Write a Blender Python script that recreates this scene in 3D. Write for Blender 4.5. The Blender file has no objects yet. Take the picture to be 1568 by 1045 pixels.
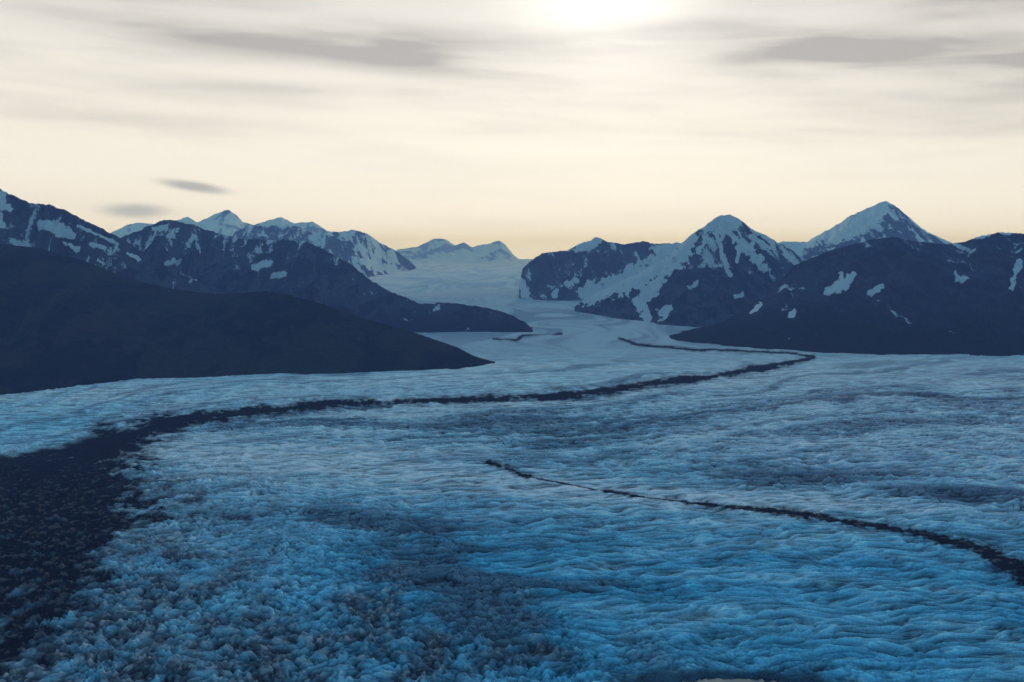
import bpy, math, numpy as np
from mathutils import Vector
F=35/36*1568; CX=784.; CY=522.5; HY=395.; H=500.
TH=math.atan((CY-HY)/F); ct,st=math.cos(TH),math.sin(TH)
scene=bpy.context.scene

# ---------- numpy noise ----------
_A=np.arange(65536,dtype=np.float32)*(2*np.pi/65536);_CO=np.cos(_A);_SI=np.sin(_A)
def _h(ix,iy,s):
    n=(ix*np.uint32(374761393)+iy*np.uint32(668265263)+np.uint32((s*974634777)&0xffffffff))
    n=(n^(n>>np.uint32(13)))*np.uint32(1274126177)
    return (n^(n>>np.uint32(16)))&np.uint32(0xffff)
def perlin(x,y,s=0):
    x,y=np.broadcast_arrays(np.asarray(x,dtype=np.float64),np.asarray(y,dtype=np.float64))
    ix=np.floor(x);iy=np.floor(y);fx=(x-ix).astype(np.float32);fy=(y-iy).astype(np.float32)
    ix=ix.astype(np.int64).astype(np.uint32);iy=iy.astype(np.int64).astype(np.uint32)
    def g(dx,dy):
        a=_h(ix+np.uint32(dx),iy+np.uint32(dy),s); return _CO[a]*(fx-dx)+_SI[a]*(fy-dy)
    u=fx*fx*fx*(fx*(fx*6-15)+10);v=fy*fy*fy*(fy*(fy*6-15)+10)
    a=g(0,0);b=g(1,0);c=g(0,1);d=g(1,1)
    return ((a+(b-a)*u)*(1-v)+(c+(d-c)*u)*v)*1.5
def fbm(x,y,o=4,s=0,gain=.5):
    r=0;a=1;t=0
    for i in range(o):
        r=r+a*perlin(x*2**i,y*2**i,s+i*17);t+=a;a*=gain
    return r/t
def ridged(x,y,o=4,s=0,gain=.5):
    r=0;a=1;t=0
    for i in range(o):
        n=1-np.abs(perlin(x*2**i,y*2**i,s+i*17))*1.6
        r=r+a*n;t+=a;a*=gain
    return r/t
def ss(a,b,x):
    t=np.clip((x-a)/(b-a),0,1);return t*t*(3-2*t)
def lerp(a,b,t): return a+(b-a)*t

# ---------- geometry of the place seen from the aircraft ----------
def world(px,py,Y):
    dx=(px-CX)/F;dz=-(py-CY)/F
    yy=ct+st*dz;zz=-st+ct*dz
    return dx/yy*Y,H+zz/yy*Y
def ground_depth(py):
    dz=-(py-CY)/F
    return -H*(ct+st*dz)/(-st+ct*dz)
def project(x,y,z):
    zz=z-H
    d=ct*y-st*zz;u=st*y+ct*zz
    return CX+F*x/d,CY-F*u/d
def gz(Y):
    return np.interp(Y,[0,7300,8500,11000,15000,20000,26000,32000,45000,90000],[0,0,8,46,150,277,300,300,330,400])
def I(pts,p):
    a=np.array(pts,float);return np.interp(p,a[:,0],a[:,1])

def seg_mask(px,py,lines,wn=None,soft=1.5):
    m=np.zeros_like(px)
    for L in lines:
        for i in range(max(1,len(L)-1)):
            a=L[i];b=L[min(i+1,len(L)-1)]
            ax,ay,aw=a;bx,by,bw=b
            dx,dy=bx-ax,by-ay;l2=dx*dx+dy*dy+1e-6
            t=np.clip(((px-ax)*dx+(py-ay)*dy)/l2,0,1)
            d=np.hypot(px-(ax+t*dx),py-(ay+t*dy));w=aw+(bw-aw)*t
            if wn is not None: d=d+wn*w
            m=np.maximum(m,1-ss(.4,soft,d/w))
    return m

def grid_mesh(name,X,Y,Z,attrs,mat):
    r,c=X.shape
    me=bpy.data.meshes.new(name)
    co=np.stack([X,Y,Z],-1).reshape(-1,3).astype(np.float32)
    me.vertices.add(r*c);me.vertices.foreach_set("co",co.ravel())
    idx=np.arange(r*c,dtype=np.int32).reshape(r,c)
    q=np.stack([idx[:-1,:-1],idx[:-1,1:],idx[1:,1:],idx[1:,:-1]],-1).reshape(-1,4)
    n=len(q)
    me.loops.add(n*4);me.loops.foreach_set("vertex_index",q.ravel())
    me.polygons.add(n);me.polygons.foreach_set("loop_start",np.arange(0,n*4,4,dtype=np.int32))
    me.polygons.foreach_set("use_smooth",np.ones(n,bool))
    me.update(calc_edges=True)
    for k,v in attrs.items():
        if v.ndim==3:
            A=me.attributes.new(k,'FLOAT_COLOR','POINT')
            A.data.foreach_set("color",np.concatenate([v,np.ones(v.shape[:2]+(1,))],-1).astype(np.float32).ravel())
        else:
            A=me.attributes.new(k,'FLOAT','POINT');A.data.foreach_set("value",v.astype(np.float32).ravel())
    ob=bpy.data.objects.new(name,me);scene.collection.objects.link(ob)
    me.materials.append(mat);return ob

# ---------- node helper ----------
class N:
    def __init__(s,nt): s.nt=nt
    def new(s,t,**k):
        n=s.nt.nodes.new(t)
        for a,b in k.items(): setattr(n,a,b)
        return n
    def set(s,sock,v):
        if isinstance(v,bpy.types.NodeSocket): s.nt.links.new(v,sock)
        else: sock.default_value=v
    def m(s,op,a,b=0.,c=0.,clamp=False):
        n=s.new('ShaderNodeMath',operation=op,use_clamp=clamp)
        s.set(n.inputs[0],a);s.set(n.inputs[1],b);s.set(n.inputs[2],c);return n.outputs[0]
    def rng(s,v,a,b,c=0.,d=1.):
        n=s.new('ShaderNodeMapRange',interpolation_type='SMOOTHSTEP')
        for i,x in enumerate([v,a,b,c,d]): s.set(n.inputs[i],x)
        return n.outputs[0]
    def mix(s,f,a,b,bt='MIX'):
        n=s.new('ShaderNodeMix',data_type='RGBA',blend_type=bt)
        s.set(n.inputs[0],f)
        for i,x in ((6,a),(7,b)):
            s.set(n.inputs[i],tuple(x)+(1,) if isinstance(x,tuple) and len(x)==3 else x)
        return n.outputs[2]
    def noise(s,vec,scale,detail=4,rough=.55,dist=0.):
        n=s.new('ShaderNodeTexNoise');s.set(n.inputs['Vector'],vec);n.inputs['Scale'].default_value=scale
        n.inputs['Detail'].default_value=detail;n.inputs['Roughness'].default_value=rough;n.inputs['Distortion'].default_value=dist
        return n.outputs['Fac']
    def comb(s,x,y,z):
        n=s.new('ShaderNodeCombineXYZ')
        for i,v in enumerate((x,y,z)): s.set(n.inputs[i],v)
        return n.outputs[0]
def newmat(name):
    m=bpy.data.materials.new(name);m.use_nodes=True;nt=m.node_tree
    for n in list(nt.nodes): nt.nodes.remove(n)
    h=N(nt);o=h.new('ShaderNodeOutputMaterial');p=h.new('ShaderNodeBsdfPrincipled')
    nt.links.new(p.outputs[0],o.inputs[0]);return m,h,p

def mountain_mat(name,rock,rock2,low,snow,bump,sc=1.):
    m,h,p=newmat(name)
    tc=h.new('ShaderNodeTexCoord').outputs['Object']
    sn=h.new('ShaderNodeAttribute',attribute_name='snow').outputs['Fac']
    lo=h.new('ShaderNodeAttribute',attribute_name='low').outputs['Fac']
    gu=h.new('ShaderNodeAttribute',attribute_name='scree').outputs['Fac']
    n1=h.noise(tc,.012*sc,5,.6);n2=h.noise(tc,.04*sc,5,.7)
    # paler scree runs down the gullies, dark bedrock stands out on the spurs
    sf=h.rng(h.m('ADD',gu,h.m('MULTIPLY',h.m('SUBTRACT',n1,.5),1.2)),.3,.75)
    col=h.mix(sf,rock,rock2)
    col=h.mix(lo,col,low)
    col=h.mix(h.rng(n2,.35,.65,.55,0.),col,h.mix(1.,col,(.35,.35,.4),'MULTIPLY'))
    f=h.rng(h.m('ADD',sn,h.m('MULTIPLY',h.m('SUBTRACT',n2,.5),1.2)),.34,.68)
    col=h.mix(f,col,snow)
    h.set(p.inputs['Base Color'],col);p.inputs['Roughness'].default_value=1.
    p.inputs['Specular IOR Level'].default_value=0.
    b=h.new('ShaderNodeBump');b.inputs['Strength'].default_value=.8;b.inputs['Distance'].default_value=bump
    h.set(b.inputs['Height'],h.m('ADD',n2,h.m('MULTIPLY',n1,2.)));h.set(p.inputs['Normal'],b.outputs[0])
    return m

def mountain(name,sky,ridgeY,base,mat,seed=0,nc=700,nf=170,nb=36,spur=.35,freq=700.,p=1.2,jag=1.5,
             cover=.05,alt=.3,patches=(),lowpy=None,base_is_depth=False,smooth=25,back=1.0,lean=0.):
    x0,x1=sky[0][0],sky[-1][0]
    px=np.linspace(x0,x1,nc);py=I(sky,px)
    endf=ss(0,25,np.minimum(px-x0,x1-px))
    jn=ridged(px/16.,0*px+seed*3.1,4,seed,.6)-.6
    py=py-(jag*3.0*jn)*endf
    Yr=I(ridgeY,px)*(1+.025*fbm(px/70.,0*px+9.3,3,seed+5))
    Yb=I(base,px) if base_is_depth else ground_depth(I(base,px))
    Yb=np.minimum(Yb,Yr-60)
    xr,zr=world(px,py,Yr)
    k=np.exp(-np.linspace(-2,2,2*smooth+1)**2);k/=k.sum()
    zs=np.convolve(np.pad(zr,smooth,mode='edge'),k,'valid')
    xb=(px-CX)/F*Yb*1.0/(ct+st*(-(490-CY)/F))
    t=np.concatenate([np.linspace(-.04,1,nf,endpoint=False),np.linspace(1,2,nb)])[:,None]
    tf=np.clip(t,-.04,1);tb=np.clip(t-1,0,1)
    X=lerp(xb,xr,tf);X=X+(xr-xb)*tb*back
    Y=lerp(Yb,Yr,tf)+(Yr-Yb)*tb*back
    wx=fbm(X/freq*.7,Y/freq*.7,3,seed+40)*.7
    n=ridged(X/freq+wx+Y/freq*lean,Y/freq*.42+wx*.6,6,seed+3,.55)
    nn=fbm(X/freq*2.2,Y/freq*1.6,5,seed+77,.55)
    tt=np.clip(t,0,2);env=np.where(t<1,np.clip(tt,0,1)**.7*(1-np.clip(tt,0,1)**5),np.clip(tb,0,1)*(1-tb)*4*.5)
    zb=gz(Y)-6
    zrr=np.where(t<1,lerp(zs,zr,np.clip(tf,0,1)**6),lerp(zr,zs,np.clip(tb*3,0,1)))
    s=np.where(t<1,np.sign(tf)*np.abs(tf)**p,(1-tb)**1.2)
    hgt=(zrr-zb)
    Z=zb+hgt*(s+env*(spur*(n-.62)+.10*nn))
    Z=Z+hgt*.03*fbm(X/freq*9,Y/freq*7,3,seed+99)*np.clip(env*3,0,1)
    PX,PY=project(X,Y,Z)
    rel=(Z-zb)/np.maximum(hgt.max()*.8,1)
    wn=fbm(PX/26.,PY/16.,3,seed+11)*1.1+fbm(PX/7.,PY/8.,3,seed+12)*1.2-.2
    sm=seg_mask(PX,PY,patches,wn) if patches else np.zeros_like(X)
    streak=fbm(X/freq*5.+Y/freq*.8,Y/freq*1.3,5,seed+21,.65)
    g=(.62-n)*1.8+streak*1.7+alt*rel+.4*fbm(X/freq*.6,Y/freq*.5,2,seed+31)
    vis=(t<1)&(t>.1)&(PX>-50)&(PX<1620);q=np.quantile(g[np.broadcast_to(vis,g.shape)],1-cover)
    auto=.5+(g-q)*1.0 if cover>1e-4 else -1+0*g
    sn=np.clip(np.maximum(sm*(.98+(.62-n)*1.),auto),0,1)
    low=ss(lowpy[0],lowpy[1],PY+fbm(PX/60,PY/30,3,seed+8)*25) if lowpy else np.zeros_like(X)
    scree=np.clip(.5+(.66-n)*1.6+streak*1.1,0,1)
    return grid_mesh(name,X,Y,Z,{'snow':sn,'low':low,'scree':scree},mat)

SN=(.74,.76,.80)
m_near=mountain_mat('tundra_hill',(.016,.020,.026),(.036,.037,.035),(.02,.026,.026),(.02,.026,.03),8)
m_blue=mountain_mat('slate_rock',(.026,.034,.058),(.078,.090,.122),(.02,.026,.045),SN,22)
m_right=mountain_mat('dark_slate_rock',(.024,.030,.050),(.056,.062,.092),(.016,.02,.03),SN,18)
m_mid=mountain_mat('haze_tinted_rock',(.06,.09,.14),(.13,.16,.22),(.06,.09,.15),(.82,.84,.86),26,.6)  # rock colour made bluer and paler to paint in aerial haze
m_far=mountain_mat('distant_snow_rock',(.30,.37,.44),(.45,.50,.56),(.4,.5,.6),(.92,.92,.92),40,.35)  # distance haze painted into the albedo, on top of the haze volume

mountain('tundra_hill',[(-420,330),(-200,350),(0,374),(60,380),(130,400),(200,428),(260,442),(330,451),(370,449),(405,446),(440,451),(500,468),(560,489),(620,505),(660,518),(700,532),(725,545),(758,556)],
 [(-400,5600),(0,5500),(400,5300),(600,5000),(700,4800),(758,4750)],[(-400,640),(0,603),(60,598),(200,582),(300,578),(560,570),(700,567),(740,560),(758,557)],m_near,seed=1,spur=.15,freq=800,p=.85,jag=.35,cover=0,alt=0,smooth=40)
mountain('snow_streaked_mountain',[(-420,260),(-200,275),(-60,292),(0,290),(20,300),(45,311),(75,313),(100,322),(130,338),(150,347),(165,355),(185,364),(215,385),(250,405),(300,430),(340,446),(420,475),(500,500)],
 [(-400,7400),(0,7200),(200,7000),(500,6400)],[(-400,530),(500,530)],m_blue,seed=2,spur=.45,freq=520,cover=.03,alt=.8,
 patches=[[(68,344,7),(85,352,10),(112,360,5)],[(20,370,3),(38,378,7)],[(98,372,3),(118,381,4)],[(4,312,6),(16,320,5)],[(0,330,4),(4,345,3)],[(118,345,2),(180,373,2)],[(195,388,2),(212,397,3)],[(140,374,3),(160,380,2)],[(150,398,1),(158,404,2)]])
mountain('snow_streaked_mountain',[(60,420),(120,392),(165,372),(190,362),(215,352),(245,338),(262,336),(300,346),(330,356),(365,365),(420,367),(470,370),(500,385),(530,400),(570,430),(600,448),(640,462),(700,465),(750,472),(785,483),(806,495),(818,508)],
 [(60,8800),(300,9000),(480,8600),(600,7700),(700,7300),(818,7000)],[(60,509),(640,509),(740,511),(800,510),(818,509)],m_blue,seed=3,nc=800,spur=.5,freq=480,cover=.026,alt=.9,jag=1.2,
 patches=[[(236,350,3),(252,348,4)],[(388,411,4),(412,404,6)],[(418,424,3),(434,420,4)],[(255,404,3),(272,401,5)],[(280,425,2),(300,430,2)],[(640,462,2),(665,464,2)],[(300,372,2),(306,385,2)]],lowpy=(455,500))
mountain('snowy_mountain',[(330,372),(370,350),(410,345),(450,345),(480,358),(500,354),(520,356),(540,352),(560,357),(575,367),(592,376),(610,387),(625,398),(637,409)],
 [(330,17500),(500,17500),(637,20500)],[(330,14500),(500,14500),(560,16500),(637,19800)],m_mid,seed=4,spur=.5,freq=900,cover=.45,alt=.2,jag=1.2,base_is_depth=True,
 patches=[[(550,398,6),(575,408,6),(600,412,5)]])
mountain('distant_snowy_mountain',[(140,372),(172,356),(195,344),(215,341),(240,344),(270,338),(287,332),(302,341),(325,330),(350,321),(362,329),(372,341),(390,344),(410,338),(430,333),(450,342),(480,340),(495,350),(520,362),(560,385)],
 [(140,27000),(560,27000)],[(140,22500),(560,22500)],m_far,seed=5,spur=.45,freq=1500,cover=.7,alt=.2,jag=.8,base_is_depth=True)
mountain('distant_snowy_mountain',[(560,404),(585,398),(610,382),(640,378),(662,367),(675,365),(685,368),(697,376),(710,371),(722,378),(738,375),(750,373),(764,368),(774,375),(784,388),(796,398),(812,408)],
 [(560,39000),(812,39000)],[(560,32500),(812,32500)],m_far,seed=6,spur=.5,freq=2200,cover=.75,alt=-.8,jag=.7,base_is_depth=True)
mountain('rocky_mountain',[(795,440),(800,412),(812,400),(830,388),(850,386),(870,383),(890,373),(915,363),(930,371),(955,374),(985,370),(1010,374),(1040,371),(1070,380),(1110,400)],
 [(795,11400),(850,12300),(1110,12500)],[(795,11200),(830,10900),(900,10700),(1110,10700)],m_blue,seed=7,spur=.52,freq=560,cover=.06,alt=.2,jag=1.2,base_is_depth=True,
 patches=[[(880,384,4),(900,375,6),(915,366,5)],[(850,452,4),(852,445,3)],[(868,436,6),(880,430,5)],[(1010,385,10),(1040,375,7)],[(798,430,5),(803,450,6)],[(895,448,10),(940,436,12),(980,418,13),(1010,400,12),(1040,385,9)],[(940,445,11),(910,452,9)]])
mountain('snow_capped_mountain',[(880,470),(905,452),(940,436),(975,420),(1005,404),(1030,386),(1045,372),(1060,358),(1080,346),(1092,336),(1103,330),(1117,329),(1130,334),(1150,350),(1175,362),(1195,373),(1215,385),(1240,410),(1280,440),(1330,470)],
 [(880,9000),(1000,9600),(1330,9800)],[(880,9000),(910,8600),(960,7900),(1000,7500),(1060,7150),(1330,7100)],m_blue,seed=8,nc=800,nf=220,spur=.55,freq=560,cover=.05,alt=.9,jag=1.,base_is_depth=True,
 patches=[[(1078,350,9),(1100,340,13),(1120,343,13),(1108,350,12)],[(1060,362,9),(1045,382,11),(1030,398,12),(1000,410,14),(975,424,15),(940,440,14),(900,455,12)],[(1040,395,5),(1010,430,7),(982,460,9),(990,488,6)],
  [(1122,360,5),(1145,382,8),(1168,410,7)],[(1100,366,3),(1108,395,3),(1118,422,3)],[(1014,482,8),(1022,474,6)],[(1056,440,5),(1066,436,5)],[(1128,455,4),(1136,452,3)],[(950,440,8),(985,440,5)],[(1150,362,3),(1180,380,3)],[(1135,372,2),(1128,400,3)],[(1080,368,4),(1070,385,3)]])
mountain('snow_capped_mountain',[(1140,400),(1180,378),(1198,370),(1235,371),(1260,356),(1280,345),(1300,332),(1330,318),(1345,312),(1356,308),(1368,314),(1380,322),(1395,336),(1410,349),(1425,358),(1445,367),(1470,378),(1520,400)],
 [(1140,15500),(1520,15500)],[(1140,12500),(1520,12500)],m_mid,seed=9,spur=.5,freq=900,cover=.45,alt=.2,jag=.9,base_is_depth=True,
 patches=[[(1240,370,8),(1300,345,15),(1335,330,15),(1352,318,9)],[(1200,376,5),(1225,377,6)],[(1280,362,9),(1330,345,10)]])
mountain('dark_rocky_mountain',[(1000,524),(1020,518),(1080,505),(1130,482),(1165,460),(1190,436),(1212,410),(1240,396),(1280,381),(1330,368),(1368,363),(1400,370),(1450,374),(1475,371),(1500,362),(1530,356),(1568,358),(1650,345),(1800,330),(2000,340)],
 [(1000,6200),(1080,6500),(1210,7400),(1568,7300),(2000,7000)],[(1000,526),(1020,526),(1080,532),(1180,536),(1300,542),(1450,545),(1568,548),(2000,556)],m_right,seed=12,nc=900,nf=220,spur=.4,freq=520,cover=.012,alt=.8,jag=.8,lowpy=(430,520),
 patches=[[(1268,447,6),(1290,435,8),(1308,420,4)],[(1288,420,3),(1290,432,4)],[(1334,450,5),(1348,440,4)],[(1463,428,5),(1480,426,4)],[(1462,416,2),(1465,426,2)],[(1562,402,5),(1552,425,4),(1550,440,3)],[(1212,482,4),(1217,476,3)],[(1490,364,3),(1515,360,3)],[(1150,478,2),(1165,468,3)],[(1535,355,4),(1545,357,3)]])

# ---------- glacier ----------
pyr=np.concatenate([np.linspace(1240,1048,90,endpoint=False),np.linspace(1048,505,1050)])
Yr=ground_depth(pyr);Yr=np.concatenate([Yr,Yr[-1]*np.geomspace(1.004,12,260)])
pc=np.concatenate([np.linspace(-500,-30,80,endpoint=False),np.linspace(-30,1600,1750,endpoint=False),np.linspace(1600,2100,80)])
Y=np.repeat(Yr[:,None],len(pc),1);X=(pc-CX)/F*Y/ct*.985
dY=np.gradient(Yr)[:,None]
Z0=gz(Y)
PX,PY=project(X,Y,Z0)
near=1-ss(3500,7000,Y)
wx=fbm(X/120,Y/120,2,200)*30;wy=fbm(X/120,Y/120,2,201)*30
mY=I([(-400,720),(0,705),(80,690),(150,672),(230,652),(300,641),(400,628),(500,620),(700,612),(880,603),(930,596),(1060,580),(1180,562),(1245,547),(1600,520)],PX)
v=PY-mY
flow=v+.00022*(PX-760)**2*ss(20,160,v)*np.where(PX<760,1,-.15)
wpx=fbm(X/500,Y/500,4,220)
bands=fbm(PX/460,flow/(10+.035*np.abs(v))+wpx*1.3,4,222)*2.2
def blob(cx,cy,rx,ry,a=0.):
    x=PX-cx;y=PY-cy-a*x
    return np.exp(-((x/rx)**2+(y/ry)**2))
# crevassed, dirty fields versus smooth clean tongues
rough=.52+bands*.32
for b in [(870,668,210,30,.04,.55),(1300,640,330,40,.03,.3),(1190,735,150,18,.05,.6),(1500,758,170,26,.03,.6),(430,650,130,14,-.05,.5),(640,850,150,60,.35,.5),(620,800,160,14,.05,.4),(1450,600,220,14,.02,.3),(980,900,230,14,.03,.3),(1350,900,240,14,.02,.25),(760,930,120,50,.3,.4),
          (450,700,300,24,.03,-.5),(820,745,230,16,.1,-.5),(1150,765,500,13,.05,-.55),(1250,680,260,10,.02,-.35),(1100,880,260,12,.02,-.3),(900,935,240,14,.03,-.25),(1400,850,200,14,.03,-.25),(1350,960,260,24,.02,-.3),(80,640,160,24,-.1,-.5)]:
    rough=rough+b[5]*blob(*b[:5])*(1+bands*.5)
rough=np.clip(rough,0,1.2)
def octave(w,stretch,ang,s,k=1.7,pw=2.):
    ca,sa=math.cos(ang),math.sin(ang)
    a=(X+wx)*ca+(Y+wy)*sa;b=-(X+wx)*sa+(Y+wy)*ca
    f=1-ss(.28,.75,dY/w)
    vv=np.clip(1-np.abs(perlin(a/(w*stretch),b/w,s))*k,0,1)**pw
    return (vv-.42)*f
def blocks(w,stretch,ang,s,k=3.,pw=.8):
    # blocks of ice parted by V-shaped crevasses
    ca,sa=math.cos(ang),math.sin(ang)
    a=(X+wx)*ca+(Y+wy)*sa;b=-(X+wx)*sa+(Y+wy)*ca
    f=1-ss(.28,.75,dY/w)
    return (np.clip(np.abs(perlin(a/(w*stretch),b/w,s))*k,0,1)**pw-.6)*f
spiky=np.clip(ss(600,960,PY-(PX-100)*.26)+.3*(1-ss(300,800,PX))*ss(640,720,PY),0,1)
wave=(octave(44,3.2,.2,1)*4.2+octave(24,2.8,.08,2)*4.6+blocks(20,2.4,.25,3)*3.2+octave(7.5,1.6,.1,7)*1.4)
spk=(octave(34,1.2,.9,4)*5+blocks(26,1.1,.2,5)*5.5+blocks(15,1.1,.7,6)*4.5+octave(11,1.,.5,8)*4)
HGT=lerp(wave,spk,spiky)
wn=fbm(PX/26,PY/6,4,250)*.8+fbm(X/60,Y/60,3,251)*.5
wnr=wn+fbm(PX/70,PY/40,3,252)*1.1+fbm(PX/9,PY/4,3,253)*.7
MOR=[[(1080,536,1.3),(1215,541,1.8),(1246,547,3),(1180,562,3.6),(1060,581,4.4),(930,597,5.4),(880,604,5),(700,612,4.2),(500,619,4.6),(400,629,6.5),(300,641,10),(235,655,17),(170,678,24)],
 [(755,519,1.5),(790,521,1.2),(800,515,1.2),(860,511,1.2)],[(948,518,1.2),(975,528,1.5),(1080,537,1.8)]]
mor=seg_mask(PX,PY,MOR,wnr)
MOR2=[[(748,711,3),(780,720,3.5),(810,731,3.5)],[(925,752,1.2),(965,758,2.5),(985,761,1.2)],[(1045,766,1.8),(1120,775,2.4),(1190,783,3.6),(1280,797,4.4),(1360,808,4.4),(1400,817,6),(1480,835,8),(1530,856,11),(1600,885,16)],
  [(805,731,.6),(930,753,.6)],[(985,761,.6),(1045,766,1.)]]
mor2=seg_mask(PX,PY,MOR2,wnr*1.3)
halo=np.maximum(seg_mask(PX,PY,MOR,wnr*2.2,3.2),seg_mask(PX,PY,MOR2,wnr*2.4,3.4))
cr=perlin((X+wx*1.5)/75,(Y+wy*1.5+X*.12)/17,301);cut=(1-ss(.03,.13,np.abs(cr)))*(1-ss(.35,.8,dY/17))*np.clip(rough*1.2-.25,0,1)
cr2=perlin((X+wx*1.5)/22,(Y+wy)/40,302);cut=np.maximum(cut,(1-ss(.03,.12,np.abs(cr2)))*.8*(1-ss(.3,.8,dY/20))*np.clip(rough-.3,0,1)*(.4+.6*spiky))
amp=np.clip(.35+.75*rough,.3,1.3)*(1-.55*ss(2200,5000,Y))*(1-.7*np.maximum(mor,mor2))
und=fbm(X/420,Y/420,3,210)*14*ss(700,1500,Y)
und2=fbm(X/110,Y/150,3,211)*5*(1-ss(.3,.8,dY/60))*(1-.6*ss(2200,5000,Y))
far_rel=fbm(X/900,Y/1600,4,212)*60*ss(8500,14000,Y)*(1-.6*ss(24000,30000,Y))
Z=Z0+und*.7+und2*.6+HGT*amp+far_rel-4*cut
# colours
def C(*c): return np.array(c,float)
def blend(col,c,m): return col+(C(*c)-col)*m[...,None]
big=fbm(X/700+v*.004,Y/420,4,221)*1.8
fine=fbm(X/40,Y/60,4,223)*1.6
blue=C(.11,.44,.58);pale=C(.64,.76,.78)
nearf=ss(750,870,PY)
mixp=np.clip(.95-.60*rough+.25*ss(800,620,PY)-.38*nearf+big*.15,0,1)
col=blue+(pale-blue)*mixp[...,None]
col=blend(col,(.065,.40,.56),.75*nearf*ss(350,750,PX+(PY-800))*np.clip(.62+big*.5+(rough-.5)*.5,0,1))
col=blend(col,(.48,.72,.82),.75*(1-ss(-12,0,v))*ss(560,590,PY)*np.clip(.8+bands*.6,0,1))
col=blend(col,(.12,.50,.68),.6*blob(60,650,170,28,-.1))
col=blend(col,(.58,.59,.66),.7*ss(900,1300,PX)*ss(545,570,PY)*(1-ss(720,800,PY))*np.clip(.6+bands*.5,0,1))
col=blend(col,(.72,.73,.77),.6*blob(1250,768,420,13,.055)*np.clip(.8+bands*.6,0,1))
dust=ss(.62,1.15,rough+fine*.16)*ss(540,600,PY)
col=blend(col,(.15,.145,.165),dust*.75)
vf=fbm(X/260+fbm(X/900,Y/1800,2,226)*3,Y/2600,4,225)
vs2=fbm(X/85+fbm(X/900,Y/1800,2,226)*9,Y/3000,3,227)
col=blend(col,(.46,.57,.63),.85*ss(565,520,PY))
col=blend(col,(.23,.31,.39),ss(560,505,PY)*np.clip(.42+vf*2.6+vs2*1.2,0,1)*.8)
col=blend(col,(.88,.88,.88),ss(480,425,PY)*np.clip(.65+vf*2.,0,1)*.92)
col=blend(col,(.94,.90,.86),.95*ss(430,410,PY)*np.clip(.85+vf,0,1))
deb=ss(-110,130,(PY-790)-(PX-60)*.31+fbm(X/130,Y/170,4,231)*260)*ss(690,760,PY)
deb=np.maximum(deb,.85*(1-ss(200,440,PX+fbm(X/90,Y/120,3,232)*260))*ss(690,760,PY))
col=blend(col,(.10,.092,.095),np.clip(deb*(.82+fine*.8),0,1)*.9)
stripe=ss(.12,.5,fbm(PX/300,flow/(8+.02*np.abs(v))+wpx*1.6,3,240)*1.6)*ss(1000,560,PY)*ss(535,560,PY)
col=blend(col,(.12,.18,.25),stripe*.6)
rx=I([(655,240),(680,215),(705,192),(740,204),(790,218),(815,188),(860,146),(930,98),(985,52),(1045,5),(1240,-150)],PY)
black=(1-ss(-30,40,PX-rx+fbm(X/60,Y/80,5,260,.65)*150))*ss(-8,8,PY-I([(-400,720),(0,699),(60,690),(150,668),(235,652)],PX)+wn*8)
black=black*np.clip(1.12-.22*ss(760,950,PY)+fine*.45,0,1)
col=blend(col,(.13,.125,.14),np.clip(halo,0,1)*.55)
tint=np.maximum(np.maximum(mor,mor2*.95),black)
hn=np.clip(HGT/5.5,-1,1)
cav_shade_dirt=np.clip(1+hn*.85*near,.2,1.7)*(1-.8*cut)  # painted occlusion shade and crevice dirt: hollows and cuts darker, crests lighter
col=np.clip(col*cav_shade_dirt[...,None],0.004,.92)
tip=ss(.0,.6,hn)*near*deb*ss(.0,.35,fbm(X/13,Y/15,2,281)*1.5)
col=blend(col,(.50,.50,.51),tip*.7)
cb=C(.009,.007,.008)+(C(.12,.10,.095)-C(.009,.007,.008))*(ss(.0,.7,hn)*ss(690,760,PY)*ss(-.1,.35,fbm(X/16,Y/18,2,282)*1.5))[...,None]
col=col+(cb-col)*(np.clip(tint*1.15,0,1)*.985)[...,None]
pool=((PX-1110)/190)**2+((PY-1064)/34)**2
wp=pool+fbm(X/35,Y/35,3,270)*.5
pm=1-ss(.7,1.3,wp)
Z=lerp(Z,-9.+0*Z,pm)
col=blend(col,(.03,.05,.07),ss(1.6,1.05,wp)*.85)

mg,h,p=newmat('glacier_ice')
tc=h.new('ShaderNodeTexCoord').outputs['Object']
ac=h.new('ShaderNodeAttribute',attribute_name='ice').outputs['Color']
n1=h.noise(tc,.35,3,.6);n2=h.noise(tc,.06,3,.6)
c=h.mix(1.,ac,h.mix(h.rng(n1,.3,.7),(.80,.82,.84),(1.2,1.18,1.16)),'MULTIPLY')
h.set(p.inputs['Base Color'],c);p.inputs['Roughness'].default_value=1.;p.inputs['Specular IOR Level'].default_value=0.
b=h.new('ShaderNodeBump');b.inputs['Strength'].default_value=.4;b.inputs['Distance'].default_value=2.
h.set(b.inputs['Height'],h.m('ADD',n1,h.m('MULTIPLY',n2,2.)));h.set(p.inputs['Normal'],b.outputs[0])
grid_mesh('glacier',X,Y,Z,{'ice':col},mg)

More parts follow.
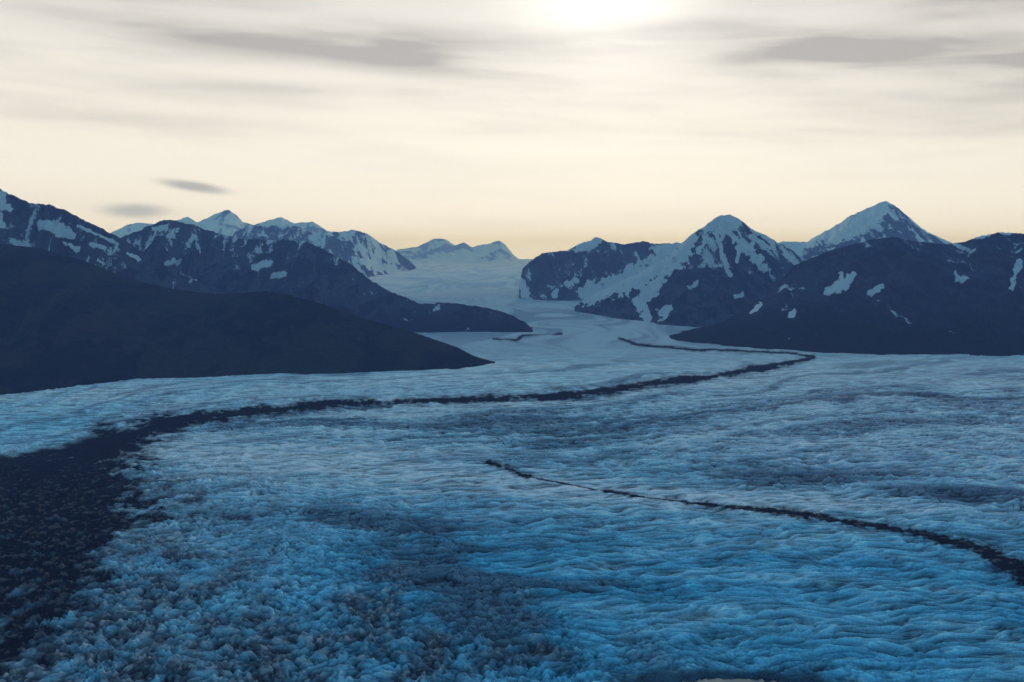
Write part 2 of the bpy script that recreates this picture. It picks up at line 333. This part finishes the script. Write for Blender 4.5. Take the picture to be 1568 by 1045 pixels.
mw,h,p=newmat('meltwater')
tc=h.new('ShaderNodeTexCoord').outputs['Object']
h.set(p.inputs['Base Color'],h.mix(h.noise(tc,.05),(.01,.02,.035),(.015,.035,.05)))
p.inputs['Roughness'].default_value=.12
b=h.new('ShaderNodeBump');b.inputs['Strength'].default_value=.3;b.inputs['Distance'].default_value=.2
h.set(b.inputs['Height'],h.noise(tc,.6));h.set(p.inputs['Normal'],b.outputs[0])
me=bpy.data.meshes.new('meltwater_pool');Yc=float(ground_depth(1062.));xc=(1110-CX)/F*Yc
vs=[(xc+190*math.cos(a)*(1+.1*math.sin(3*a)),Yc+85*math.sin(a),-7.) for a in np.linspace(0,2*math.pi,64,endpoint=False)]
me.from_pydata(vs,[],[list(range(64))]);me.materials.append(mw)
scene.collection.objects.link(bpy.data.objects.new('meltwater_pool',me))

# ---------- valley haze: a real, thin scattering layer of air ----------
mh=bpy.data.materials.new('valley_haze');mh.use_nodes=True;nt=mh.node_tree
for n in list(nt.nodes): nt.nodes.remove(n)
h=N(nt);o=h.new('ShaderNodeOutputMaterial');vs_=h.new('ShaderNodeVolumeScatter')
vs_.inputs['Color'].default_value=(.28,.44,1.,1);vs_.inputs['Density'].default_value=4.0e-5;vs_.inputs['Anisotropy'].default_value=0.
nt.links.new(vs_.outputs[0],o.inputs['Volume'])
me=bpy.data.meshes.new('valley_haze')
a0,a1,b0,b1,c0,c1=-40000.,40000.,-3000.,41000.,-300.,1250.
me.from_pydata([(a0,b0,c0),(a1,b0,c0),(a1,b1,c0),(a0,b1,c0),(a0,b0,c1),(a1,b0,c1),(a1,b1,c1),(a0,b1,c1)],[],[(0,3,2,1),(4,5,6,7),(0,1,5,4),(1,2,6,5),(2,3,7,6),(3,0,4,7)])
me.materials.append(mh);scene.collection.objects.link(bpy.data.objects.new('valley_haze',me))

# ---------- sky ----------
SEL=math.radians(14.2);SAZ=math.radians(5.3)
w=bpy.data.worlds.new('World');scene.world=w;w.use_nodes=True;nt=w.node_tree
for n in list(nt.nodes): nt.nodes.remove(n)
h=N(nt);out=h.new('ShaderNodeOutputWorld');bg=h.new('ShaderNodeBackground');nt.links.new(bg.outputs[0],out.inputs[0])
bg.inputs['Strength'].default_value=.1
sk=h.new('ShaderNodeTexSky',sky_type='NISHITA');sk.sun_disc=False;sk.sun_elevation=SEL;sk.sun_rotation=SAZ
sk.air_density=1.2;sk.dust_density=.6;sk.ozone_density=3.
g=h.new('ShaderNodeTexCoord').outputs['Generated']
sp=h.new('ShaderNodeSeparateXYZ');nt.links.new(g,sp.inputs[0])
x,y,z=sp.outputs
el=h.m('MULTIPLY',h.m('ARCSINE',z),57.2958);az=h.m('MULTIPLY',h.m('ARCTAN2',x,y),57.2958)
ramp=h.new('ShaderNodeValToRGB');e=ramp.color_ramp
def lin(c): return tuple(((v/255)/12.92 if v<=10 else ((v/255+.055)/1.055)**2.4) for v in c)+(1,)
stops=[(0,(246,236,216)),(1.2,(249,239,219)),(3.2,(250,241,221)),(6.5,(249,243,227)),(10,(244,239,227)),(15,(233,230,223)),(20,(190,195,200))]
for i,(a,cc) in enumerate(stops):
    q=e.elements[i] if i<2 else e.elements.new(a/20)
    q.position=a/20;q.color=lin(cc)
nt.links.new(h.m('DIVIDE',el,20.,clamp=True),ramp.inputs[0])
# long low paths through the blue-scattering air redden the light; the veil itself is whiter
low=h.m('EXPONENT',h.m('MULTIPLY',h.m('MAXIMUM',el,0.),-.33))
veil=h.mix(1.,ramp.outputs[0],h.mix(low,(1.,1.,1.03),(1.16,1.28,1.82)),'MULTIPLY')
def gauss(ca,ce,sa,se,tilt=0.):
    da=h.m('SUBTRACT',az,ca);de=h.m('SUBTRACT',h.m('SUBTRACT',el,ce),h.m('MULTIPLY',da,tilt))
    r=h.m('ADD',h.m('POWER',h.m('ABSOLUTE',h.m('DIVIDE',da,sa)),2.),h.m('POWER',h.m('ABSOLUTE',h.m('DIVIDE',de,se)),2.))
    return h.m('EXPONENT',h.m('MULTIPLY',r,-1.))
tilt=h.m('ADD',el,h.m('MULTIPLY',az,.035))
cn=h.noise(h.comb(h.m('MULTIPLY',az,.05),h.m('MULTIPLY',tilt,.38),0.),1.,3,.45,.4)
cn2=h.noise(h.comb(h.m('MULTIPLY',az,.10),h.m('MULTIPLY',tilt,.9),3.),1.,4,.5,.3)
tex=h.m('ADD',h.m('MULTIPLY',cn,.6),h.m('MULTIPLY',cn2,.4))
glow=h.m('ADD',h.m('MULTIPLY',gauss(5.3,14.6,5.2,3.2),.5),h.m('MULTIPLY',gauss(4.,7.,16,7),.12))
bands=None
for a in [(-15,12.0,11,.85,-.02,1.),(-5,11.1,6,.8,-.03,.75),(17,11.2,9,1.1,-.03,.9),(27,9.6,10,1.8,0,.75),(-26,14,9,1.,0,.5),(27,12.8,7,1.2,0,.65),(-12,9.3,10,.35,0,.4),(10,12.6,4,.4,-.05,.35),(22,6.6,9,.5,0,.35),(-20,7.2,9,.35,0,.2)]:
    q=h.m('MULTIPLY',gauss(*a[:5]),a[5]);bands=q if bands is None else h.m('ADD',bands,q)
bands=h.m('MULTIPLY',bands,h.rng(tex,.36,.6,.35,1.15))
amb=h.m('MULTIPLY',h.rng(tex,.43,.67),h.rng(el,3.,12.,.12,.38))
dk=h.m('ADD',bands,amb,clamp=True)
cloud=h.mix(h.m('MULTIPLY',dk,.72),veil,lin((158,156,157))[:3])
len1=h.rng(gauss(-17.55,3.85,1.9,.30,-.13),.05,.95);len2=h.rng(gauss(-20.6,2.5,1.8,.42,0.),.05,1.)
cloud=h.mix(h.m('MULTIPLY',len1,.7),cloud,lin((152,154,160))[:3])
cloud=h.mix(h.m('MULTIPLY',len2,.7),cloud,lin((165,174,182))[:3])
sc=h.new('ShaderNodeVectorMath',operation='SCALE');nt.links.new(cloud,sc.inputs[0])
h.set(sc.inputs['Scale'],h.m('MULTIPLY',h.m('ADD',1.,glow),10.))
dist=h.m('ABSOLUTE',h.m('SUBTRACT',az,5.))
mask=h.m('MULTIPLY',h.rng(dist,38.,80.,1.,0.),h.rng(el,15.,30.,1.,0.))
skyc=h.mix(1.,sk.outputs[0],(1.05,1.52,1.62),'MULTIPLY')
fin=h.mix(mask,skyc,sc.outputs[0])
nt.links.new(fin,bg.inputs[0])

sd=bpy.data.lights.new('sun','SUN');sd.energy=1.1;sd.angle=math.radians(10);sd.color=(1,.95,.88)
so=bpy.data.objects.new('sun',sd);scene.collection.objects.link(so)
dv=Vector((math.sin(SAZ)*math.cos(SEL),math.cos(SAZ)*math.cos(SEL),math.sin(SEL)))
so.rotation_euler=dv.to_track_quat('Z','Y').to_euler()

cd=bpy.data.cameras.new('camera');cd.lens=35;cd.sensor_width=36;cd.clip_start=1;cd.clip_end=200000
co=bpy.data.objects.new('camera',cd);scene.collection.objects.link(co);co.location=(0,0,H)
co.rotation_euler=(math.pi/2-TH,0,0);scene.camera=co
scene.view_settings.view_transform='Standard';scene.view_settings.look='None';scene.view_settings.exposure=0
